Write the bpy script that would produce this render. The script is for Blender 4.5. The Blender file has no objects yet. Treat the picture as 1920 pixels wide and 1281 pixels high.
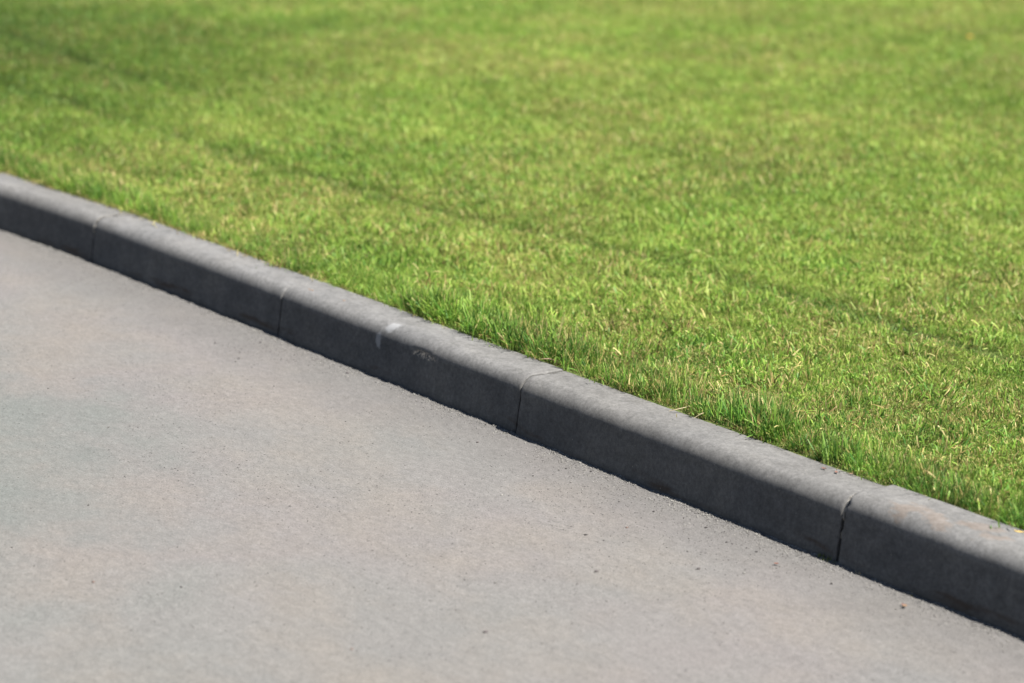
import bpy, math
import numpy as np
from mathutils import Matrix, Vector

rng = np.random.default_rng(11)
scene = bpy.context.scene
col = scene.collection
D = bpy.data

# ---------------------------------------------------------------- camera
CAM = (6.0067, -3.0824, 1.5265)
PITCH, ROLL, YAW = 0.25411, 0.023065, 2.48826
fw = Vector((math.cos(YAW)*math.cos(PITCH), math.sin(YAW)*math.cos(PITCH), -math.sin(PITCH)))
rt = Vector((math.sin(YAW), -math.cos(YAW), 0.0))
up = rt.cross(fw)
r2 = rt*math.cos(ROLL) + up*math.sin(ROLL)
u2 = -rt*math.sin(ROLL) + up*math.cos(ROLL)
cd = D.cameras.new('camera')
cam = D.objects.new('camera', cd)
col.objects.link(cam)
cam.matrix_world = Matrix(((r2.x, u2.x, -fw.x, CAM[0]), (r2.y, u2.y, -fw.y, CAM[1]),
                           (r2.z, u2.z, -fw.z, CAM[2]), (0, 0, 0, 1)))
cd.sensor_width = 36.0
cd.lens = 84.38
cd.clip_start = 0.05
cd.clip_end = 2000.0
cd.dof.use_dof = True
cd.dof.focus_distance = 5.02
cd.dof.aperture_fstop = 2.8
scene.camera = cam

# ---------------------------------------------------------------- light
SUN_EL, SUN_AZ = math.radians(57.0), math.radians(19.0)     # azimuth measured from +x towards +y
world = D.worlds.new('World')
scene.world = world
world.use_nodes = True
wn = world.node_tree
wn.nodes.clear()
sky = wn.nodes.new('ShaderNodeTexSky')
sky.sky_type = 'NISHITA'
sky.sun_disc = False
sky.sun_elevation = SUN_EL
sky.sun_rotation = math.pi/2 - SUN_AZ
sky.air_density = 0.7
sky.dust_density = 0.3
bg = wn.nodes.new('ShaderNodeBackground')
bg.inputs['Strength'].default_value = 0.05
wo = wn.nodes.new('ShaderNodeOutputWorld')
wn.links.new(sky.outputs[0], bg.inputs[0])
wn.links.new(bg.outputs[0], wo.inputs[0])
sd = D.lights.new('sun', 'SUN')
sd.energy = 5.0
sd.angle = math.radians(0.53)
sd.color = (1.0, 0.982, 0.948)
sun = D.objects.new('sun', sd)
col.objects.link(sun)
L = Vector((math.cos(SUN_EL)*math.cos(SUN_AZ), math.cos(SUN_EL)*math.sin(SUN_AZ), math.sin(SUN_EL)))
sun.rotation_euler = L.to_track_quat('Z', 'Y').to_euler()
sun.location = (2, 2, 8)

scene.view_settings.view_transform = 'Standard'
scene.view_settings.look = 'None'
scene.view_settings.exposure = 1.5
scene.view_settings.gamma = 1.0
scene.view_settings.use_curve_mapping = False
scene.cycles.max_bounces = 6
scene.cycles.diffuse_bounces = 3
scene.cycles.transmission_bounces = 4
scene.cycles.use_denoising = True

# ---------------------------------------------------------------- node helper
class NT:
    def __init__(s, name):
        s.m = D.materials.new(name)
        s.m.use_nodes = True
        s.t = s.m.node_tree
        s.t.nodes.clear()
        s.out = s.t.nodes.new('ShaderNodeOutputMaterial')
    def n(s, typ, ins=None, **kw):
        nd = s.t.nodes.new('ShaderNode' + typ)
        for k, v in kw.items():
            setattr(nd, k, v)
        for k, v in (ins or {}).items():
            if isinstance(v, bpy.types.NodeSocket):
                s.t.links.new(v, nd.inputs[k])
            else:
                nd.inputs[k].default_value = v
        return nd
    def pos(s):
        return s.n('NewGeometry').outputs['Position']
    def noise(s, vec, scale, detail=4.0, rough=0.55, off=(0, 0, 0), stretch=(1, 1, 1), rot=0.0):
        mp = s.n('Mapping', {'Vector': vec, 'Location': off, 'Scale': stretch, 'Rotation': (0, 0, rot)})
        return s.n('TexNoise', {'Vector': mp.outputs[0], 'Scale': scale, 'Detail': detail, 'Roughness': rough}).outputs[0]
    def ramp(s, fac, stops, interp='LINEAR'):
        r = s.n('ValToRGB', {'Fac': fac})
        e = r.color_ramp.elements
        r.color_ramp.interpolation = interp
        while len(e) < len(stops):
            e.new(0.5)
        for el, (p, c) in zip(e, stops):
            el.position = p
            el.color = (*c, 1.0) if not isinstance(c, (int, float)) else (c, c, c, 1.0)
        return r.outputs[0]
    def mix(s, fac, a, b, mode='MIX'):
        nd = s.n('Mix', data_type='RGBA', blend_type=mode)
        for idx, v in ((0, fac), (6, a), (7, b)):
            if isinstance(v, bpy.types.NodeSocket):
                s.t.links.new(v, nd.inputs[idx])
            elif isinstance(v, (int, float)) and idx == 0:
                nd.inputs[idx].default_value = v
            elif isinstance(v, (int, float)):
                nd.inputs[idx].default_value = (v, v, v, 1)
            else:
                nd.inputs[idx].default_value = (*v, 1.0)
        return nd.outputs[2]
    def math(s, op, a, b=0.0, c=0.0, clamp=False):
        nd = s.n('Math', operation=op, use_clamp=clamp)
        for i, v in enumerate((a, b, c)):
            if isinstance(v, bpy.types.NodeSocket):
                s.t.links.new(v, nd.inputs[i])
            else:
                nd.inputs[i].default_value = v
        return nd.outputs[0]
    def near(s, vec, c, rad, wobble=None):
        """soft mask: 1 at c falling to 0 on the ellipsoid with the radii rad"""
        sub = s.n('VectorMath', {0: vec, 1: c}, operation='SUBTRACT').outputs[0]
        dv = s.n('VectorMath', {0: sub, 1: rad}, operation='DIVIDE').outputs[0]
        ln = s.n('VectorMath', {0: dv}, operation='LENGTH').outputs['Value']
        if wobble is not None:
            ln = s.math('ADD', ln, wobble)
        return s.n('MapRange', {'Value': ln, 'From Min': 1.0, 'From Max': 0.45, 'To Min': 0.0, 'To Max': 1.0},
                   interpolation_type='SMOOTHSTEP').outputs[0]
    def bump(s, h, strength, dist, nrm=None):
        ins = {'Height': h, 'Strength': strength, 'Distance': dist}
        if nrm is not None:
            ins['Normal'] = nrm
        return s.n('Bump', ins).outputs[0]
    def surf(s, color, rough=0.85, nrm=None, spec=0.3):
        ins = {'Base Color': color if isinstance(color, bpy.types.NodeSocket) else (*color, 1.0),
               'Roughness': rough, 'Specular IOR Level': spec}
        if nrm is not None:
            ins['Normal'] = nrm
        b = s.n('BsdfPrincipled', ins)
        s.t.links.new(b.outputs[0], s.out.inputs[0])
        return s.m

def sm(x, a, b):
    t = np.clip((x - a)/(b - a), 0, 1)
    return t*t*(3 - 2*t)

def vnoise(x, y, scale, seed, octaves=3):
    """smooth value noise over arrays, 0..1"""
    out = np.zeros(np.broadcast(x, y).shape); amp = 1.0; tot = 0.0
    for o in range(octaves):
        r = np.random.default_rng(seed*31 + o)
        G = r.random((257, 257))
        u = np.asarray(x)/scale*(2**o) + 57.3 + 3.1*o
        v = np.asarray(y)/scale*(2**o) + 91.7 + 1.7*o
        iu = np.floor(u).astype(int); iv = np.floor(v).astype(int)
        fu = u - iu; fv = v - iv
        fu = fu*fu*(3 - 2*fu); fv = fv*fv*(3 - 2*fv)
        a = G[iu % 257, iv % 257]; b = G[(iu+1) % 257, iv % 257]
        c = G[iu % 257, (iv+1) % 257]; d = G[(iu+1) % 257, (iv+1) % 257]
        out = out + amp*((a*(1-fu)+b*fu)*(1-fv) + (c*(1-fu)+d*fu)*fv)
        tot += amp; amp *= 0.5
    return out/tot

def mesh_from(name, V, F, smooth=True):
    me = D.meshes.new(name)
    V = np.asarray(V, dtype=np.float32); F = np.asarray(F, dtype=np.int32)
    k = F.shape[1]
    me.vertices.add(len(V)); me.vertices.foreach_set('co', V.ravel())
    me.loops.add(F.size); me.loops.foreach_set('vertex_index', F.ravel())
    me.polygons.add(len(F))
    me.polygons.foreach_set('loop_start', np.arange(0, F.size, k, dtype=np.int32))
    me.update(calc_edges=True)
    me.polygons.foreach_set('use_smooth', np.full(len(F), smooth))
    me.validate()
    return me

def link(name, me, mat=None, parent=None, **props):
    o = D.objects.new(name, me)
    if mat is not None and not me.materials:
        me.materials.append(mat)
    col.objects.link(o)
    if parent is not None:
        o.parent = parent
    for k, v in props.items():
        o[k] = v
    return o

# ---------------------------------------------------------------- kerb line (metres; x runs along the kerb)
JX = np.array([-6, -5, -4, -3, -2, -1, 0, 1, 2, 3, 4, 5, 6, 7], float)
JY = np.array([-.86, -.62, -.42, -.26, -.135, -.047, .004, .005, -.001, .000, .006, .02, .045, .08])
H = 0.132
def base_y(x):
    return np.interp(x, JX, JY)
WID = 0.138           # back edge of the kerb behind its foot

# tracks of the mower wheels run parallel to the kerb
TAX = np.array([-6, -4, -2.4, -1.9, -1.36, -.3, .38, .87, 1.42, 2.1, 2.5, 5, 7])
TAY = np.array([.35, .62, .87, .92, .89, .87, .91, .99, 1.06, 1.06, 1.07, 1.07, 1.1])
def track_mask(x, y):
    a = np.interp(x, TAX, TAY) + 0.04*(vnoise(x, 0*x, .35, 5) - .5)
    m1 = np.exp(-((y - a)/0.042)**2)*(0.62 + 0.38*np.maximum(sm(vnoise(x, y, .45, 6), .3, .62), np.exp(-((x-2.0)/.5)**2)))
    b = np.interp(x, [-6, -3.84, -2.6, 0, 7], [1.15, 1.55, 1.42, 1.5, 1.7])
    m2 = np.exp(-((y - b)/0.05)**2)*sm(-x, 1.2, 2.6)*0.95
    c = 0.44 + 0.0*x
    m3 = np.exp(-((y - c)/0.05)**2)*sm(-x, -1.0, 0.2)*0.35
    return np.clip(m1 + m2 + m3, 0, 1)
def lawn_z(x, y):
    z = H - 0.004 + 0.010*(vnoise(x, y, .8, 2) - .5)*sm(y - base_y(x), .15, .6) + 0.02*(vnoise(x, y, 2.5, 3) - .5)*sm(y, .5, 2)
    return z - 0.009*track_mask(x, y)

# ---------------------------------------------------------------- materials
def mat_road():
    s = NT('road_concrete')
    p = s.pos()
    big = s.noise(p, 1.3, 3, .5, (3.1, .4, 0))
    big2 = s.noise(p, 2.3, 4, .6, (7.7, 2.2, 0), (1, 1.3, 1), .4)
    c = s.ramp(big, [(.30, (.302, .297, .280)), (.45, (.320, .306, .289)), (.55, (.330, .304, .290)), (.70, (.308, .299, .286))])
    tan = s.ramp(big2, [(.44, 0.0), (.70, 0.7)])
    c = s.mix(tan, c, (.355, .315, .272))
    # greenish grey end of the slab, away from the kerb
    g = s.near(p, (1.0, -1.35, 0), (1.5, .85, 1), s.math('MULTIPLY', s.math('SUBTRACT', big2, .5), 1.2))
    c = s.mix(s.math('MULTIPLY', g, .85), c, (.258, .276, .255))
    # dirty grey strip beside the kerb
    sx = s.n('SeparateXYZ', {0: p})
    yk = s.math('ADD', sx.outputs[1], s.math('MULTIPLY', s.math('SUBTRACT', s.noise(p, 4.0, 4), .5), .22))
    strip = s.n('MapRange', {'Value': yk, 'From Min': -.26, 'From Max': -.05}).outputs[0]
    c = s.mix(s.math('MULTIPLY', strip, .75), c, (.245, .234, .224))
    # aggregate: dark and pale flecks
    fleckzone = s.ramp(s.noise(p, 2.1, 3, .6, (1.3, 5.1, 0)), [(.40, .25), (.60, 1.0)])
    v1 = s.n('TexVoronoi', {'Vector': p, 'Scale': 210.0}, feature='F1')
    d1 = s.ramp(v1.outputs['Distance'], [(.16, 1.0), (.30, 0.0)])
    pick = s.n('SeparateColor', {0: v1.outputs['Color']})
    dk = s.math('MULTIPLY', d1, s.ramp(pick.outputs[0], [(.66, 0.0), (.70, 1.0)]))
    c = s.mix(s.math('MULTIPLY', s.math('MULTIPLY', dk, fleckzone), .9), c, (.06, .052, .05))
    lt = s.math('MULTIPLY', d1, s.ramp(pick.outputs[1], [(.80, 0.0), (.84, 1.0)]))
    c = s.mix(s.math('MULTIPLY', lt, .5), c, (.50, .48, .45))
    v2 = s.n('TexVoronoi', {'Vector': p, 'Scale': 62.0}, feature='F1')
    d2 = s.ramp(v2.outputs['Distance'], [(.10, 1.0), (.20, 0.0)])
    pk2 = s.n('SeparateColor', {0: v2.outputs['Color']})
    dk2 = s.math('MULTIPLY', d2, s.ramp(pk2.outputs[0], [(.84, 0.0), (.86, 1.0)]))
    dk2 = s.math('MULTIPLY', dk2, s.math('MULTIPLY', fleckzone, 1.0))
    c = s.mix(s.math('MULTIPLY', dk2, .9), c, (.085, .07, .065))
    fine = s.noise(p, 260.0, 3, .7)
    c = s.mix(.55, c, s.ramp(fine, [(.3, .30), (.7, .70)]), 'OVERLAY')
    mid = s.noise(p, 38.0, 4, .65, (0, 0, 0), (1, 1.6, 1), .3)
    c = s.mix(.34, c, s.ramp(mid, [(.3, .32), (.7, .68)]), 'OVERLAY')
    gr2 = s.noise(p, 120.0, 3, .75)
    c = s.mix(.28, c, s.ramp(gr2, [(.3, .30), (.7, .70)]), 'OVERLAY')
    m2 = s.noise(p, 9.0, 5, .62, (2.2, 3.1, 0), (1, 1.4, 1), .5)
    c = s.mix(.16, c, s.ramp(m2, [(.3, .36), (.7, .64)]), 'OVERLAY')
    # faint trowel scrapes
    scr = s.ramp(s.noise(p, 14.0, 3, .5, (2, 9, 0), (1, 9, 1), .55), [(.66, 0.0), (.74, 1.0)])
    c = s.mix(s.math('MULTIPLY', scr, .22), c, (.46, .45, .43))
    h = s.math('ADD', fine, s.math('MULTIPLY', d1, .6))
    h = s.math('SUBTRACT', h, s.math('MULTIPLY', dk2, 2.0))
    c = s.mix(1.0, c, (.385, .378, .368), 'MULTIPLY')
    nb = s.bump(h, .55, .0012)
    nb = s.bump(mid, .35, .004, nb)
    return s.surf(c, .9, nb, .25)

def mat_kerb():
    s = NT('kerb_concrete')
    p = s.pos()
    obj = s.n('ObjectInfo').outputs['Random']
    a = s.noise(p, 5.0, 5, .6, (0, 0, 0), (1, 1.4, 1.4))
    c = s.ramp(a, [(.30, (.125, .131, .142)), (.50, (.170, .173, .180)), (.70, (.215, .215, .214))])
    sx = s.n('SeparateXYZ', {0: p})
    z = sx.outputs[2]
    # scoured upper surface: cement laitance smeared lengthwise, with sunlit paleness painted into the colour
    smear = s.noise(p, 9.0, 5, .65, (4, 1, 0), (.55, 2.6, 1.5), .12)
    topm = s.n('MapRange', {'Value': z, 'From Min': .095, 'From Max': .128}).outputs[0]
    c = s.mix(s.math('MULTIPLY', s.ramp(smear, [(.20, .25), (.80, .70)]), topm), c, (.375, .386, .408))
    # one warmer stone, one bluer
    warm = s.ramp(s.noise(p, 1.1, 2, .5, (5.5, 0, 0)), [(.38, 0.0), (.62, 1.0)])
    c = s.mix(s.math('MULTIPLY', warm, .30), c, (.190, .184, .172))
    # blotches
    bl = s.noise(p, 26.0, 4, .6)
    c = s.mix(.50, c, s.ramp(bl, [(.30, .36), (.70, .64)]), 'OVERLAY')
    grain = s.noise(p, 330.0, 2, .7)
    c = s.mix(.35, c, s.ramp(grain, [(.30, .33), (.70, .67)]), 'OVERLAY')
    gr2 = s.noise(p, 110.0, 3, .75)
    c = s.mix(.60, c, s.ramp(gr2, [(.3, .30), (.7, .70)]), 'OVERLAY')
    # vertical run marks and faint mould lines
    runs = s.ramp(s.noise(p, 22.0, 3, .5, (0, 0, 0), (1.0, .12, .10)), [(.60, 0.0), (.72, 1.0)])
    c = s.mix(s.math('MULTIPLY', runs, .07), c, (.10, .10, .11))
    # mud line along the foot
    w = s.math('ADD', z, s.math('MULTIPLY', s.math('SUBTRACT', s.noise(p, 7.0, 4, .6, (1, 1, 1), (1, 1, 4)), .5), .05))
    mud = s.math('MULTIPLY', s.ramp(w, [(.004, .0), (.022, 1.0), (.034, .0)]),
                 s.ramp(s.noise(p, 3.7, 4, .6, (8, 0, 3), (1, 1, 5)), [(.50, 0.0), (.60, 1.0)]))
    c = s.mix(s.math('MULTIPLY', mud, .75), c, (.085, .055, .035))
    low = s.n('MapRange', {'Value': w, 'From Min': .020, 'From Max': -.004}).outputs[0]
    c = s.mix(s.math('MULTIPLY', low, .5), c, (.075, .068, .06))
    # white specks
    v = s.n('TexVoronoi', {'Vector': p, 'Scale': 75.0}, feature='F1')
    pk = s.n('SeparateColor', {0: v.outputs['Color']})
    spk = s.math('MULTIPLY', s.ramp(v.outputs['Distance'], [(.07, 1.0), (.12, 0.0)]), s.ramp(pk.outputs[0], [(.90, 0.0), (.91, 1.0)]))
    c = s.mix(s.math('MULTIPLY', spk, .7), c, (.42, .41, .38))
    # the white scuff on the second stone in view
    wob = s.math('MULTIPLY', s.math('SUBTRACT', s.noise(p, 60.0, 4, .7), .5), 1.3)
    sc1 = s.near(p, (1.470, .038, H-.004), (.024, .026, .020), wob)
    sc2 = s.near(p, (1.440, .010, H-.038), (.014, .03, .028), wob)
    c = s.mix(s.math('MULTIPLY', s.math('MAXIMUM', sc1, sc2), .6), c, (.54, .57, .62))
    # broken edge of the chip shows paler concrete
    ch = s.near(p, (1.628, .012, .096), (.060, .03, .010), wob)
    c = s.mix(s.math('MULTIPLY', ch, s.math('GREATER_THAN', s.noise(p, 130.0, 3, .7), .53)), c, (.85, .76, .64))
    # fine scratches low on the middle stones
    sc = s.ramp(s.noise(p, 55.0, 1, .4, (0, 0, 0), (1, 1, .06), 0), [(.735, 0.0), (.75, 1.0)])
    c = s.mix(s.math('MULTIPLY', sc, .14), c, (.36, .36, .36))
    # rust coloured smears on the nearest stone
    rw = s.math('MULTIPLY', s.math('SUBTRACT', s.noise(p, 17.0, 4, .65, (2, 2, 0), (1, 1.6, 1)), .5), 4.2)
    ru = None
    for cc, rr in (((3.12, .055, H), (.045, .028, .05)), ((3.20, .045, H), (.05, .028, .05)),
                   ((3.265, .075, H), (.06, .025, .05)), ((3.33, .055, H), (.04, .02, .05))):
        m = s.near(p, cc, rr, rw)
        ru = m if ru is None else s.math('MAXIMUM', ru, m)
    c = s.mix(s.math('MULTIPLY', ru, .24), c, (.36, .24, .16))
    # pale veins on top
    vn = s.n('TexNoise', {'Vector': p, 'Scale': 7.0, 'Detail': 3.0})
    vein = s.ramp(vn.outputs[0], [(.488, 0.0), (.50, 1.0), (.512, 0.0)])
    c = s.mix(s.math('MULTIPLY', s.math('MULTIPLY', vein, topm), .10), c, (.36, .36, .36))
    c = s.mix(1.0, c, (.480, .452, .410), 'MULTIPLY')
    nb = s.bump(grain, .30, .0008)
    nb = s.bump(bl, .22, .003, nb)
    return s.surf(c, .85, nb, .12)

def mat_mortar():
    s = NT('joint_mortar')
    p = s.pos()
    n = s.noise(p, 120.0, 4)
    return s.surf(s.ramp(n, [(.3, (.11, .10, .085)), (.7, (.21, .19, .16))]), .95, s.bump(n, .8, .003))

def mat_blade():
    s = NT('grass_blade')
    at = s.n('Attribute', attribute_name='blade', attribute_type='GEOMETRY')       # r random, g height, b straw
    sep = s.n('SeparateColor', {0: at.outputs['Color']})
    ins = s.n('Attribute', attribute_name='tuft', attribute_type='INSTANCER')       # x dry, y tint, z bright
    si = s.n('SeparateXYZ', {0: ins.outputs['Vector']})
    r, g, b = sep.outputs
    dry, tint, bright = si.outputs
    green = s.ramp(s.math('ADD', s.math('MULTIPLY', r, .55), s.math('MULTIPLY', tint, .5), clamp=True),
                   [(.0, (.034, .120, .022)), (.30, (.098, .220, .030)), (.60, (.205, .328, .040)), (1.0, (.400, .430, .105))])
    # yellowing base and paler tip
    green = s.mix(s.ramp(g, [(.0, .65), (.22, .15), (.35, .0)]), green, (.24, .24, .08))
    green = s.mix(s.ramp(g, [(.70, .0), (1.0, .35)]), green, (.36, .42, .12))
    straw = s.ramp(r, [(.0, (.22, .155, .055)), (.5, (.40, .32, .11)), (1.0, (.52, .44, .19))])
    # mown tips dried to straw
    tipd = s.math('MULTIPLY', s.math('GREATER_THAN', g, .78), s.math('GREATER_THAN', s.math('ADD', b, s.math('MULTIPLY', dry, .55)), .98))
    alld = s.math('GREATER_THAN', s.math('ADD', b, s.math('MULTIPLY', dry, .34)), 1.12)
    c = s.mix(s.math('MAXIMUM', s.math('MULTIPLY', tipd, .75), alld), green, straw)
    c = s.mix(1.0, c, s.n('CombineColor', {0: bright, 1: bright, 2: bright}).outputs[0], 'MULTIPLY')
    di = s.n('BsdfPrincipled', {'Base Color': c, 'Roughness': .52, 'Specular IOR Level': .20})
    tr = s.n('BsdfTranslucent', {'Color': c})
    mx = s.n('MixShader', {0: .36, 1: di.outputs[0], 2: tr.outputs[0]})
    s.t.links.new(mx.outputs[0], s.out.inputs[0])
    return s.m

def mat_soil():
    s = NT('lawn_thatch')
    p = s.pos()
    n = s.noise(p, 90.0, 5, .7)
    c = s.ramp(n, [(.3, (.035, .05, .014)), (.5, (.075, .105, .025)), (.7, (.16, .16, .055))])
    return s.surf(c, .95, s.bump(n, .8, .01), .1)

def flat(name, colr, rough=.8, var=.25, scale=90.0):
    s = NT(name)
    n = s.noise(s.pos(), scale, 3)
    lo = tuple(x*(1-var) for x in colr); hi = tuple(min(1, x*(1+var)) for x in colr)
    return s.surf(s.ramp(n, [(.3, lo), (.7, hi)]), rough)

M_road, M_kerb, M_mortar, M_blade, M_soil = mat_road(), mat_kerb(), mat_mortar(), mat_blade(), mat_soil()

# ---------------------------------------------------------------- road sheet
def grid_sheet(name, xs, yfun, v, zfun, mat, **props):
    X = np.repeat(xs[:, None], len(v), 1)
    Y = np.stack([yfun(xs, t) for t in v], 1)
    Z = zfun(X, Y)
    nx, ny = X.shape
    V = np.stack([X, Y, Z], -1).reshape(-1, 3)
    i = np.arange(nx-1)[:, None]*ny + np.arange(ny-1)[None, :]
    F = np.stack([i, i+ny, i+ny+1, i+1], -1).reshape(-1, 4)
    return link(name, mesh_from(name, V, F), mat, **props)

xs = np.concatenate([np.array([-400, -150, -60, -25, -12]), np.arange(-6, 7.0001, .012), np.array([12, 25, 60, 150, 400])])
def road_y(x, t):        # t = 0 at the kerb foot, growing away from it
    ragged = (vnoise(x, 0*x, .028, 21, 3) - .5)*.011 + (vnoise(x, 0*x, .16, 22, 2) - .5)*.008
    return base_y(x) + 0.002 + ragged*np.clip(1 - t/.05, 0, 1) - t - 0.0*x
def road_z(x, y):
    d = base_y(x) - y
    lip = .006*np.exp(-(d/.022)**2)*(.5 + vnoise(x, y, .03, 23, 2))
    return lip + .004*(vnoise(x, y, .5, 24) - .5)*sm(d, 0, .3)
tv = np.concatenate([[-.002], np.arange(0.004, .08, .008), np.arange(.09, .5, .03), np.arange(.55, 3, .12), [4, 6, 10, 20, 50, 150, 400]])
grid_sheet('road', xs, lambda x, t: road_y(x, t), tv, road_z, M_road, kind='structure')

# ---------------------------------------------------------------- lawn ground sheet
tv2 = np.concatenate([np.arange(WID-.004, .6, .03), np.arange(.62, 3, .06), np.arange(3.1, 9, .2), [10, 14, 25, 60, 150, 400]])
xs2 = np.concatenate([np.array([-400, -150, -60, -25, -14, -10, -8]), np.arange(-6, 7.0001, .06), np.array([9, 12, 25, 60, 150, 400])])
grid_sheet('lawn_ground', xs2, lambda x, t: base_y(x) + t, tv2, lawn_z, M_soil, kind='structure')

# ---------------------------------------------------------------- kerb: ten stones one metre long
kerb = D.objects.new('kerb', None)
col.objects.link(kerb)
kerb['label'] = 'dark grey concrete kerb with a rounded edge, between the pale road and the lawn'
kerb['category'] = 'kerb'
kerb['kind'] = 'thing'
RAD, BAT = .037, .013
def profile():
    pts = [(-.004, -.09), (0, -.03)]
    ztop = H - RAD
    beta = math.atan2(BAT, ztop)
    for z in np.linspace(-.01, ztop - .004, 12):
        pts.append((BAT*max(z, 0)/ztop, z))
    cy, cz = BAT + RAD*math.cos(beta), H - RAD
    for a in np.linspace(math.pi - beta, math.pi/2, 15):
        pts.append((cy + RAD*math.cos(a), cz + RAD*math.sin(a)))
    y0 = pts[-1][0]
    for t in np.linspace(.12, 1, 8):
        pts.append((y0 + (WID-.004-y0)*t, H - .0015*t))
    pts += [(WID, H-.006), (WID, H-.03), (WID, -.09)]
    return np.array(pts)
PR = profile()
def prof_normals(P):
    d = np.gradient(P, axis=0)
    n = np.stack([-d[:, 1], d[:, 0]], 1)
    return n/np.linalg.norm(n, axis=1)[:, None]
PN = prof_normals(PR)
MID = PR.mean(0)
SHIFT = {-1: (0, 0), 0: (.000, .000), 1: (.0005, .001), 2: (-.0050, .0), 3: (-.005, .0085), -2: (.001, .001), -3: (0, -.001)}
def kerb_stone(i, label=None):
    x0, x1 = float(i) + {3: .0055, 2: .0060, 1: .0055, 0: .0040}.get(i, .0022), float(i) + .9968
    ys, ye = base_y(i), base_y(i+1)
    so = SHIFT.get(i, (rng.normal(0, .0015), rng.normal(0, .0015)))
    n = 168
    t = np.concatenate([[0, .0015, .004, .008], np.linspace(.012, .988, n), [.992, .996, .9985, 1]])
    T, K = len(t), len(PR)
    S = np.zeros((T, K, 3))
    X = x0 + (x1-x0)*t
    e = np.minimum(t, 1-t)
    chamf = .0018*np.clip(1 - e/.004, 0, 1)**1.6        # soft ends
    Yb = ys + (ye-ys)*(X-i) + so[0] + np.where(i == 1, -.0025*(1-t), 0)
    A = PR[None] + 0*t[:, None, None]
    # uneven casting and wear
    arc = np.cumsum(np.r_[0, np.linalg.norm(np.diff(PR, axis=0), axis=1)])
    XX, AA = np.meshgrid(X, arc, indexing='ij')
    disp = (vnoise(XX, AA, .16, 40+i, 2) - .5)*.0026 + (vnoise(XX, AA, .028, 60+i, 2) - .5)*.0008
    disp -= chamf[:, None]
    # worn corners and small losses at the joints
    bite = sm(vnoise(XX, AA, .018, 80+i, 2), .62, .80)*np.clip(1 - e/.010, 0, 1)[:, None]*.005
    disp -= bite
    if i == 1:   # chipped rounded edge
        cz = np.exp(-((XX-1.628)/.045)**4)*np.exp(-((PR[None, :, 1]-.099)/.0065)**2)*(PR[None, :, 0] < .05)
        disp -= cz*(.001 + .0055*sm(vnoise(XX, AA*1.5, .011, 99, 2), .35, .65))
    A = A + PN[None]*disp[:, :, None]
    S[:, :, 0] = X[:, None]
    S[:, :, 1] = Yb[:, None] + A[:, :, 0]
    S[:, :, 2] = A[:, :, 1] + so[1]
    V = S.reshape(-1, 3)
    a = np.arange(T-1)[:, None]*K + np.arange(K-1)[None, :]
    F = [np.stack([a, a+1, a+K+1, a+K], -1).reshape(-1, 4)]
    base = len(V)
    caps = np.array([[X[0], Yb[0]+MID[0], MID[1]], [X[-1], Yb[-1]+MID[0], MID[1]]])
    V = np.concatenate([V, caps])
    Q = []
    for k in range(0, K-1, 1):
        Q.append([base, base, k+1, k]); Q.append([base+1, base+1, (T-1)*K+k, (T-1)*K+k+1])
    tris = np.array([[q[0], q[2], q[3]] for q in Q])
    me = D.meshes.new('kerb_stone')
    faces = F[0].tolist() + tris.tolist()
    me.from_pydata(V.tolist(), [], faces)
    me.polygons.foreach_set('use_smooth', [True]*len(F[0]) + [False]*len(tris))
    me.update()
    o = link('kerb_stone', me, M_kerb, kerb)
    if label:
        o['label'] = label
    return o
LBL = {1: 'stone with a white scuff and a chipped edge', 3: 'nearest stone, standing slightly proud, with rust smears on top'}
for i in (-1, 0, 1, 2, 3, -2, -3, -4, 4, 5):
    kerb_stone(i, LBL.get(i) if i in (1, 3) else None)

# mortar in the joints, behind the face and smeared over the rounded edge
def mortar(i, full):
    y = base_y(i)
    pts, w = [], []
    V, F = [], []
    K = len(PR)
    sel = [k for k in range(2, K-3)]
    r = np.random.default_rng(500+i)
    for q, k in enumerate(sel):
        z = PR[k, 1]
        onarc = z > .088
        inset = (-.0095 if full else -.035) + (.0095 if (onarc and full) else 0) + r.normal(0, .0005)
        if not onarc and full and .030 < z < .075 and r.random() < .35:
            inset = -.0030
        wd = .0030 + (.0022*r.random() if (onarc and full and k < 24) else 0)
        c = PR[k] + PN[k]*(inset + (.0004 if onarc and full else 0))
        so = SHIFT.get(i-1, (0, 0))
        for sgn in (-1, 1):
            V.append((i + sgn*wd + r.normal(0, .0003) - (.0018 if full else 0), y + c[0] + so[0]*.5, c[1] + so[1]*.5))
    for q in range(len(sel)-1):
        a = 2*q
        F.append((a, a+1, a+3, a+2))
    # give the strip its depth
    nv = len(V)
    V += [(x, yy + .012, zz - .006) for x, yy, zz in V]
    F += [(a+nv, d+nv, c_+nv, b+nv) for a, b, c_, d in F[:len(sel)-1]]
    me = D.meshes.new('mortar_joint'); me.from_pydata(V, [], F); me.update()
    link('mortar_joint', me, M_mortar, kerb)
for i, full in ((0, True), (1, False), (2, False), (3, True), (-1, False), (-2, False), (-3, False), (4, False), (5, False)):
    mortar(i, full)

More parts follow.
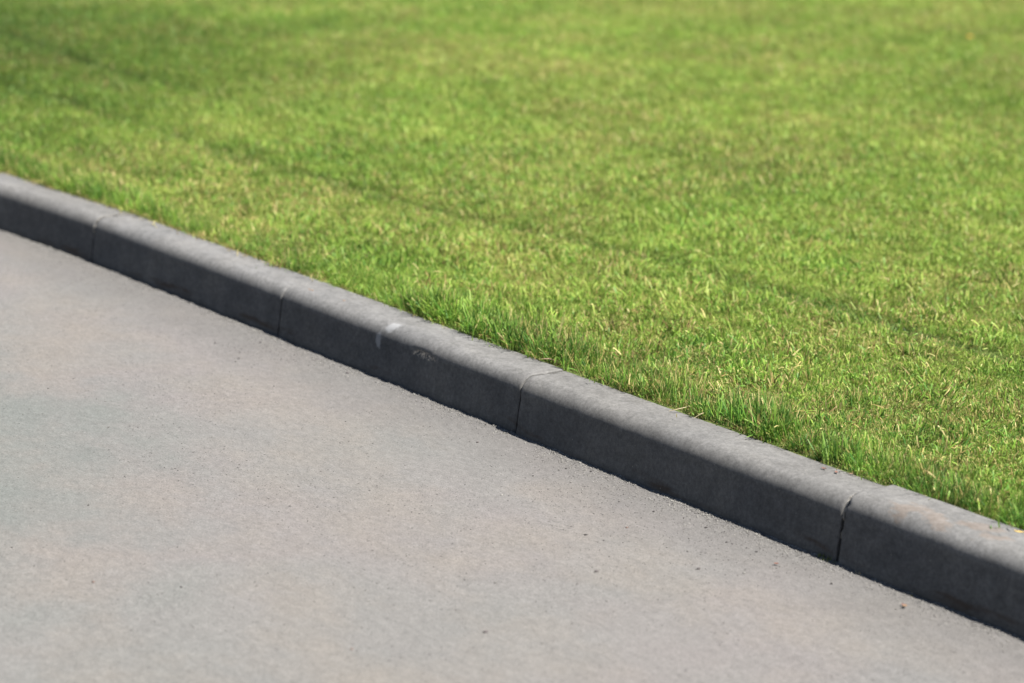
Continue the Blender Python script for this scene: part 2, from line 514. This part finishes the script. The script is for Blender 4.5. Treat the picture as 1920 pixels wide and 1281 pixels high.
# ---------------------------------------------------------------- grass
def tuft_mesh(name, n, hmin, hmax, lean, spread, width, seed, straw=0.0, lying=False, curl=.5):
    r = np.random.default_rng(seed)
    V, F, C = [], [], []
    for b in range(n):
        h = r.uniform(hmin, hmax)
        a = r.uniform(0, 2*math.pi)
        px, py = r.normal(0, spread, 2)
        d = np.array([math.cos(a), math.sin(a)])
        fa = a + math.pi/2 + r.normal(0, .5)
        side = np.array([math.cos(fa), math.sin(fa)])
        l0 = abs(r.normal(0, lean)) + (.9 if lying else 0)
        w = width*r.uniform(.65, 1.25)
        segs = 3
        pos = np.array([px, py, 0.0]); ang = l0*.6
        st = 1.0 if r.random() < straw else 0.0
        rr, bb = r.random(), (2.0 if st else r.random())
        base = len(V)
        cutt = r.random() < .55       # mown, blunt tip
        for k in range(segs+1):
            t = k/segs
            wk = w*(1 - .12*t) if (cutt or k < segs) else 0
            if not cutt:
                wk = w*(1 - t**1.7)
            if k == segs and not cutt:
                V.append(tuple(pos)); C.append((rr, t, bb))
            else:
                s2 = np.array([side[0], side[1], 0])*wk/2
                V.append(tuple(pos - s2)); V.append(tuple(pos + s2)); C += [(rr, t, bb)]*2
            step = h/segs
            pos = pos + np.array([d[0]*math.sin(ang), d[1]*math.sin(ang), math.cos(ang)])*step
            if lying:
                pos[2] = max(pos[2], .002)
            ang = min(ang + curl*r.uniform(.2, 1.0)*(l0 + .15), 1.75)
        for k in range(segs):
            a0 = base + 2*k
            if k == segs-1 and not cutt:
                F.append((a0, a0+1, a0+2))
            else:
                F.append((a0, a0+1, a0+3, a0+2))
    me = D.meshes.new(name)
    me.from_pydata(V, [], F)
    ca = me.attributes.new('blade', 'FLOAT_COLOR', 'POINT')
    ca.data.foreach_set('color', np.array([(*c, 1.0) for c in C], dtype=np.float32).ravel())
    me.polygons.foreach_set('use_smooth', [True]*len(F))
    me.materials.append(M_blade)
    me.update()
    return me

tufts = D.collections.new('tufts')      # holds the shapes only; the grass object scatters them
protos = []
for k in range(6):
    protos.append(tuft_mesh('tuft', 38, .005, .0112, .90, .0105, .00115, 100+k, straw=.07))
for k in range(3):
    protos.append(tuft_mesh('tuft', 13, .030, .066, .32, .008, .0021, 200+k, straw=.06, curl=.75))
for k in range(2):
    protos.append(tuft_mesh('tuft', 9, .005, .012, .5, .009, .0011, 300+k, straw=1.0, lying=True))
protos.append(tuft_mesh('tuft', 30, .005, .010, 1.1, .011, .0014, 400, straw=.10))
for k, me in enumerate(protos):
    o = D.objects.new('tuft_%02d' % k, me)
    tufts.objects.link(o)

def in_view(x, y, margin):
    """ground wedge the photograph takes in, widened by a margin in metres"""
    # side rays of the view on the ground
    c = np.array(CAM[:2])
    yl, yr = YAW + .225, YAW - .225
    p = np.stack([x, y], -1) - c
    nl = np.array([-math.sin(yl), math.cos(yl)]); nr = np.array([math.sin(yr), -math.cos(yr)])
    return (p @ nl < margin) & (p @ nr < margin)

P_, R_, S_, I_, T_ = [], [], [], [], []
def scatter(n_per_m2, x0, x1, d0, d1, scale, margin=None, pick='lawn', longer=0.0):
    n = int(n_per_m2*(x1-x0)*(d1-d0))
    x = rng.uniform(x0, x1, n); d = rng.uniform(d0, d1, n)
    y = base_y(x) + d
    if margin is not None:
        k = in_view(x, y, margin); x, y, d = x[k], y[k], d[k]
        n = len(x)
    tm = track_mask(x, y)
    z = lawn_z(x, y)
    dry = sm(vnoise(x, y, .55, 7, 3), .36, .66)*.55 + sm(vnoise(x, y, .09, 8, 2), .35, .75)*.45
    dry = dry + .30*np.exp(-(((x-2.35)/.35)**2 + ((y-.28)/.10)**2)) + .2*np.exp(-((d-.30)/.16)**2)*(x < .8)
    clump = vnoise(x*.8, y, .045, 15, 2) - .5
    dry = dry + .85*clump + .06
    dry = dry*(1 - .45*tm) - .75*np.exp(-(((x-.92)/.28)**2 + ((y-.42)/.15)**2)) - .35*sm(-y-x*.0, -9, -6.5)*0
    tint = .54 + .60*(vnoise(x, y, .9, 9, 3) - .5) + .55*(vnoise(x, y, .13, 10, 2) - .5) + .5*(vnoise(x, y, .04, 16, 2) - .5) - .34*tm
    tint = tint + .14*sm(y, 1.2, 3.5) - .16*sm(y - x*.9, -.2, -1.6) - .22*sm(-(x + .9*0), 2.2, 4.2)
    tint = tint - .25*np.exp(-(((x-.92)/.28)**2 + ((y-.42)/.15)**2))
    side = sm(-x - .25*y, .2, 2.6)*sm(3.6 - y, 0, 2.4)       # greener far-left corner; vignette darkening is painted into the grass colour
    side2 = sm(x*.58 + y*.81, 2.6, 4.4)*sm(x + 3.0, 0, 3.0)  # the same vignette darkening painted into the grass towards the far right
    tint = tint + .02 - .30*side - .18*side2 - .14*np.exp(-(d/.28)**2)
    dry = dry - .12*side
    bright = (.93 + .30*(vnoise(x, y, .4, 12, 3) - .5) + .62*(vnoise(x, y, .05, 17, 2) - .5))*(1 - .40*tm)*(1 - .40*side)*(1 - .24*side2)
    sc = scale*(.85 + .4*rng.random(n))*(1 - .42*tm)*(.8 + .4*vnoise(x, y, .05, 18, 2))*(1 + longer)
    if pick == 'lawn':
        idx = rng.integers(0, 6, n)
        u = rng.random(n)
        idx = np.where(u < .10, 11, idx); idx = np.where((u > .90), rng.integers(9, 11, n), idx)
        idx = np.where((u > .897) & (u < .90) & (sc < 1.3), rng.integers(6, 9, n), idx)
        sc = np.where((u > .897) & (u < .90), sc*.6, sc)
        rx = rng.normal(0, .28, n) + .30*tm; ry = rng.normal(0, .28, n)
    elif pick == 'edge':
        idx = np.where(rng.random(n) < .68, rng.integers(6, 9, n), rng.integers(0, 6, n))
        lng = .66 + .50*sm(vnoise(x, 0*x, .22, 14, 2), .35, .7)*sm(x, .7, 1.3) + .10*sm(x, 1, 1.4) + .30*sm(-x, -.6, .3)
        sc = sc*lng
        rx = .10 + rng.normal(0, .24, n); ry = rng.normal(0, .26, n)
        tint -= .12 + .20*sm(-x, -.3, .6)
        dry *= .75
    else:          # straw runners along the kerb
        idx = rng.integers(9, 11, n)
        rx = .20 + rng.normal(0, .2, n); ry = rng.normal(0, .2, n)
        sc = sc*(.8 + .5*rng.random(n))
        z = z + .004*rng.random(n)
        bright = bright*.75
    rz = rng.uniform(0, 2*math.pi, n)
    if pick == 'edge':      # tilt is applied in world axes: compose with a spin by adding it to z only
        pass
    P_.append(np.stack([x, y, z], -1)); R_.append(np.stack([rx, ry, rz], -1)); S_.append(sc); I_.append(idx)
    T_.append(np.stack([np.clip(dry, 0, 1.2), np.clip(tint, 0, 1), bright], -1))

scatter(11500, -3.2, 5.0, .155, 1.4, .88, .35)
scatter(8800, -4.5, 4.5, 1.4, 3.2, .92, .35)
scatter(7600, -6.5, 3.0, 3.2, 5.5, .98, .4)
scatter(6400, -8.0, 2.0, 5.5, 8.0, 1.05, .5)
scatter(6200, -3.2, 4.6, .141, .24, .82, .6, 'edge')
scatter(1700, .6, 4.6, .19, .30, .70, .6, 'edge')
scatter(700, .6, 4.6, .28, .45, .50, .6, 'edge')
scatter(2600, -3.2, 4.6, .139, .175, .8, .6, 'runner')
scatter(3600, -3.2, 1.0, .134, .156, 1.5, .6, 'runner')
scatter(500, 1.0, 4.6, .140, .156, 1.3, .6, 'runner')
# looser grass round the part the photograph shows
scatter(600, -14, 9, .16, 16, 2.4)
P = np.concatenate(P_); Rr = np.concatenate(R_); S = np.concatenate(S_); I = np.concatenate(I_); T = np.concatenate(T_)
print('tufts', len(P))
gm = D.meshes.new('grass')
gm.vertices.add(len(P)); gm.vertices.foreach_set('co', P.astype(np.float32).ravel())
def attr(nm, typ, arr, key):
    a = gm.attributes.new(nm, typ, 'POINT'); a.data.foreach_set(key, arr.ravel())
attr('spin', 'FLOAT_VECTOR', Rr.astype(np.float32), 'vector')
attr('size', 'FLOAT', S.astype(np.float32), 'value')
attr('pick', 'INT', I.astype(np.int32), 'value')
attr('tuft', 'FLOAT_VECTOR', T.astype(np.float32), 'vector')
gm.update()
grass = link('grass', gm, M_blade, kind='stuff', category='grass',
             label='short mown lawn grass, green with straw coloured tips, filling the ground behind the kerb')
def gn_scatter(o, coll):
    ng = D.node_groups.new('scatter', 'GeometryNodeTree')
    ng.interface.new_socket('Geometry', in_out='INPUT', socket_type='NodeSocketGeometry')
    ng.interface.new_socket('Geometry', in_out='OUTPUT', socket_type='NodeSocketGeometry')
    N = ng.nodes; Lk = ng.links
    gi = N.new('NodeGroupInput'); go = N.new('NodeGroupOutput')
    ci = N.new('GeometryNodeCollectionInfo'); ci.inputs['Collection'].default_value = coll
    ci.inputs['Separate Children'].default_value = True; ci.inputs['Reset Children'].default_value = True
    m2p = N.new('GeometryNodeMeshToPoints')
    io = N.new('GeometryNodeInstanceOnPoints'); io.inputs['Pick Instance'].default_value = True
    def na(nm, typ):
        a = N.new('GeometryNodeInputNamedAttribute'); a.data_type = typ; a.inputs['Name'].default_value = nm
        return a.outputs['Attribute']
    e2r = N.new('FunctionNodeEulerToRotation')
    Lk.new(gi.outputs[0], m2p.inputs['Mesh'])
    Lk.new(m2p.outputs[0], io.inputs['Points'])
    Lk.new(ci.outputs[0], io.inputs['Instance'])
    Lk.new(na('pick', 'INT'), io.inputs['Instance Index'])
    Lk.new(na('spin', 'FLOAT_VECTOR'), e2r.inputs[0])
    Lk.new(e2r.outputs[0], io.inputs['Rotation'])
    Lk.new(na('size', 'FLOAT'), io.inputs['Scale'])
    Lk.new(io.outputs[0], go.inputs[0])
    md = o.modifiers.new('scatter', 'NODES'); md.node_group = ng
gn_scatter(grass, tufts)

# ---------------------------------------------------------------- small stones
def pebble_mesh(seed, r=1.0):
    rr = np.random.default_rng(seed)
    import bmesh
    bm = bmesh.new(); bmesh.ops.create_icosphere(bm, subdivisions=1, radius=r)
    for v in bm.verts:
        v.co *= rr.uniform(.75, 1.2)
        v.co.z *= .62
    me = D.meshes.new('pebble'); bm.to_mesh(me); bm.free()
    return me
M_grit = (flat('grit_dark', (.030, .026, .024)), flat('grit_grey', (.11, .102, .092)), flat('grit_pale', (.17, .16, .142)))
grits = D.collections.new('grits')
for k in range(6):
    me = pebble_mesh(700+k); me.materials.append(M_grit[(0, 0, 1, 1, 2, 2)[k]])
    o = D.objects.new('grit_%02d' % k, me); grits.objects.link(o)
n = 46000
gx = rng.uniform(-1.5, 4.6, n)
gd = np.where(rng.random(n) < .35, rng.exponential(.11, n), rng.uniform(0, 2.6, n))
dens = sm(vnoise(gx, gd, .30, 31, 3), .40, .62)*.85 + .15
k = (rng.random(n) < dens) & (gd < 2.6)
gx, gd = gx[k], gd[k]; n = len(gx)
gs = .0006 + .0009*rng.random(n)**2 + (rng.random(n) < .015)*rng.uniform(.0004, .0022, n)
# sand and crumbs gathered in the gutter
n2 = 26000
hx = rng.uniform(-1.5, 4.6, n2); hd = rng.exponential(.012, n2)
k = rng.random(n2) < (.25 + .75*sm(vnoise(hx, 0*hx, .10, 33, 3), .35, .65))
hx, hd = hx[k], hd[k]
npre = len(gx); gx = np.r_[gx, hx]; pk_ = np.r_[rng.integers(0, 6, npre), rng.integers(2, 6, len(hx))]; gd = np.r_[gd, hd]
gs = np.r_[gs, .0007 + .0016*rng.random(len(hx))**2]
n = len(gx)
gy = base_y(gx) - gd - .001
k = in_view(gx, gy, .3); gx, gy, gd, gs, pk_ = gx[k], gy[k], gd[k], gs[k], pk_[k]; n = len(gx)
gme = D.meshes.new('grit')
gme.vertices.add(n)
gme.vertices.foreach_set('co', np.stack([gx, gy, road_z(gx, gy) + gs*.25], -1).astype(np.float32).ravel())
gm = gme
attr('spin', 'FLOAT_VECTOR', np.stack([0*gx, 0*gx, rng.uniform(0, 6.28, n)], -1).astype(np.float32), 'vector')
attr('size', 'FLOAT', gs.astype(np.float32), 'value')
attr('pick', 'INT', pk_.astype(np.int32), 'value')
gr = link('grit', gme, M_grit[0], kind='stuff', category='grit', label='fine dark and pale grit strewn over the pale road, densest along the kerb')
gn_scatter(gr, grits)

def pebble(x, y, r, seed, mat, label, z=None):
    me = pebble_mesh(seed, 1.0)
    o = link('pebble', me, mat)
    me.polygons.foreach_set('use_smooth', [True]*len(me.polygons))
    o.location = (x, y, (road_z(np.array([x]), np.array([y]))[0] if z is None else z) + r*.35)
    o.scale = (r*1.35, r, r)
    o.rotation_euler = (0, 0, seed*1.3)
    o['label'] = label; o['category'] = 'pebble'; o['group'] = 'small stones lying on the road'
M_stone = flat('dark_stone', (.07, .058, .055), .7)
M_stone2 = flat('brown_stone', (.12, .08, .065), .7)
for (x, y, r, m, lb) in (
        (2.906, -.752, .0038, M_stone, 'dark pebble alone on bare concrete, the lowest in the photo'),
        (2.775, -.400, .0036, M_stone, 'dark oval pebble on the road, below the middle kerb joint'),
        (2.870, -.231, .0036, M_stone, 'dark pebble on the road nearest the right-hand kerb joint'),
        (2.843, -.986, .0026, M_stone2, 'tiny brown pebble at the bottom edge, left of the dark one'),
        (1.997, -.101, .0032, M_stone, 'dark pebble close to the kerb, left of the middle joint'),
        (1.372, -.028, .0036, M_stone, 'bluish dark pebble touching the kerb foot under the white scuff'),
        (2.317, -1.196, .0030, M_stone2, 'small brown pebble on the greenish left part of the road'),
        (2.615, -.193, .0026, M_stone2, 'small brown pebble on the grey strip beside the kerb')):
    pebble(x, y, r, int(abs(x*1000)) % 97, m, lb)

# ---------------------------------------------------------------- leaves, crumbs, moss, straws
def leaf(x, y, z, ln, w, rot, mat, label, curl=.3, name='leaf'):
    V, F = [], []
    n = 7
    for k in range(n+1):
        t = k/n
        ww = w*math.sin(math.pi*min(max(t, .04), .97))**.8/2
        zz = curl*ln*(t-.5)**2*1.6
        for sgn, up_ in ((-1, .35), (0, 0), (1, .25)):
            V.append((ln*(t-.5), sgn*ww, zz + abs(sgn)*up_*ww))
    for k in range(n):
        for j in range(2):
            a = 3*k + j
            F.append((a, a+3, a+4, a+1))
    nv = len(V)
    V += [(a, b, c - .0004) for a, b, c in V]
    F += [tuple(v+nv for v in reversed(f)) for f in F]
    me = D.meshes.new(name); me.from_pydata(V, [], F); me.update()
    me.polygons.foreach_set('use_smooth', [True]*len(F))
    o = link(name, me, mat)
    o.location = (x, y, z + .0015); o.rotation_euler = (.1, 0, rot)
    o['label'] = label; o['category'] = 'leaf'
    return o
M_rust = flat('dry_red_leaf', (.13, .062, .045)); M_tan = flat('dry_tan_leaf', (.20, .13, .075)); M_yel = flat('yellow_petal', (.50, .34, .09))
M_clod = flat('soil_crumb', (.16, .11, .08)); M_straw = flat('straw', (.38, .31, .18))
leaf(3.225, -.054, .002, .013, .006, .3, M_rust, 'small curled reddish leaf on the road beside the nearest stone')
leaf(3.232, -.060, .004, .010, .006, 1.2, M_tan, 'tiny tan leaf scrap against the curled reddish leaf')
leaf(2.936, -.096, .002, .010, .006, .9, M_rust, 'rusty leaf scrap on the road left of the mossy joint')
leaf(2.851, .101, H, .012, .006, .2, M_rust, 'reddish leaf scrap on the kerb top, left end of the row of three')
leaf(2.882, .104, H, .012, .006, 2.6, M_rust, 'reddish leaf scrap on the kerb top, middle of the row of three')
leaf(2.905, .122, H, .010, .005, .8, M_tan, 'tan leaf scrap on the kerb top, right end of the row of three')
leaf(3.330, .118, H+.006, .020, .005, .55, M_yel, 'yellow petal on the kerb top at the right edge of the photo', .2)
leaf(-1.518, 5.297, .150, .032, .022, .4, flat('orange_leaf', (.60, .35, .04)), 'yellow orange leaf far off on the lawn, upper right', .4)

def crumb(x, y, r, seed, label):
    V, F = [], []
    import bmesh
    bm = bmesh.new()
    rr = np.random.default_rng(seed)
    for k in range(6):
        g = bmesh.ops.create_icosphere(bm, subdivisions=2, radius=r*rr.uniform(.35, .75))
        o = Vector((rr.normal(0, r*.8), rr.normal(0, r*.35), abs(rr.normal(0, r*.3))))
        for v in g['verts']:
            v.co = v.co*rr.uniform(.8, 1.2) + o
            v.co.z = max(v.co.z, -.0003)
    me = D.meshes.new('soil_crumb'); bm.to_mesh(me); bm.free()
    o = link('soil_crumb', me, M_clod)
    o.location = (x, y, H)
    o['label'] = label; o['category'] = 'soil crumb'
crumb(1.071, .059, .0052, 3, 'larger brown soil crumb on the kerb top right of the second joint')
crumb(1.209, .068, .0036, 4, 'smaller brown soil crumb on the kerb top, nearer the white scuff')

def straw(pts, rad, label, seed=0, mat=M_straw, name='straw', cat='straw', head=None):
    V, F = [], []
    pts = [Vector(p) for p in pts]
    m = 5
    for k, p in enumerate(pts):
        t = (pts[min(k+1, len(pts)-1)] - pts[max(k-1, 0)]).normalized()
        a = t.cross(Vector((0, 0, 1))).normalized(); b = a.cross(t)
        for j in range(m):
            q = 2*math.pi*j/m
            rr = rad*(1.0 if 0 < k < len(pts)-1 else .6)
            V.append(p + (a*math.cos(q) + b*math.sin(q))*rr)
    for k in range(len(pts)-1):
        for j in range(m):
            F.append((k*m+j, k*m+(j+1) % m, (k+1)*m+(j+1) % m, (k+1)*m+j))
    me = D.meshes.new(name); me.from_pydata([tuple(v) for v in V], [], F); me.update()
    o = link(name, me, mat)
    o['label'] = label; o['category'] = cat
    return o
s1 = straw([(2.388, .104, H+.003), (2.397, .115, H+.007), (2.404, .128, H+.010), (2.406, .145, H+.012)], .0009,
           'bent straw with a pale tip reaching out of the grass over the kerb top')
straw([(2.452, .118, H+.002), (2.458, .130, H+.010), (2.460, .138, H+.012)], .0009, 'short upright straw at the kerb back edge, right of the bent one')
straw([(1.915, .128, H+.005), (1.935, .141, H+.008), (1.957, .150, H+.006)], .0014, 'curled brown straw on the kerb back edge above the middle joint',
      mat=flat('brown_straw', (.34, .22, .15)))

def moss(x, y, z, r, seed, label, hgt=.010, mat=None, cat='moss', n=60, name='moss'):
    rr = np.random.default_rng(seed)
    V, F = [], []
    for k in range(n):
        a = rr.uniform(0, 6.28); q = r*math.sqrt(rr.random())
        px, py = q*math.cos(a)*1.6, q*math.sin(a)*.5
        h = hgt*rr.uniform(.4, 1.1)*(1 - .6*q/r)
        w = .0011; b = rr.uniform(0, 3.14)
        dx, dy = w*math.cos(b), w*math.sin(b)
        lx, ly = rr.normal(0, .003), rr.normal(-.001, .002)
        i = len(V)
        V += [(px-dx, py-dy, 0), (px+dx, py+dy, 0), (px+lx*.5-dx, py+ly*.5-dy, h*.6), (px+lx*.5+dx, py+ly*.5+dy, h*.6), (px+lx, py+ly, h)]
        F += [(i, i+1, i+3, i+2), (i+2, i+3, i+4)]
    me = D.meshes.new(name); me.from_pydata(V, [], F); me.update()
    o = link(name, me, mat)
    o.location = (x, y, z)
    o['label'] = label; o['category'] = cat
M_moss = flat('moss', (.10, .115, .035), .9); M_mossy = flat('yellow_moss', (.26, .24, .08), .9)
moss(2.975, -.004, .0, .018, 1, 'dark olive moss tuft at the foot of the rightmost joint', .022, M_moss, n=110)
moss(1.985, -.009, .001, .016, 2, 'yellow green moss at the foot of the middle joint', .007, M_mossy, n=90)
moss(.995, -.004, .001, .008, 3, 'tiny green moss patch at the foot of the second joint', .007, M_mossy)
moss(3.066, -.009, .0, .005, 4, 'pale dry sprig standing at the kerb foot right of the mossy joint', .016, M_straw, 'sprig', 10, 'sprig')
moss(3.204, -.010, .0, .003, 5, 'tiny green sprig at the foot of the nearest stone', .012, M_mossy, 'sprig', 6, 'sprig')
moss(3.250, -.010, .0, .016, 6, 'low green moss streak along the foot of the nearest stone', .006, M_moss, n=80)
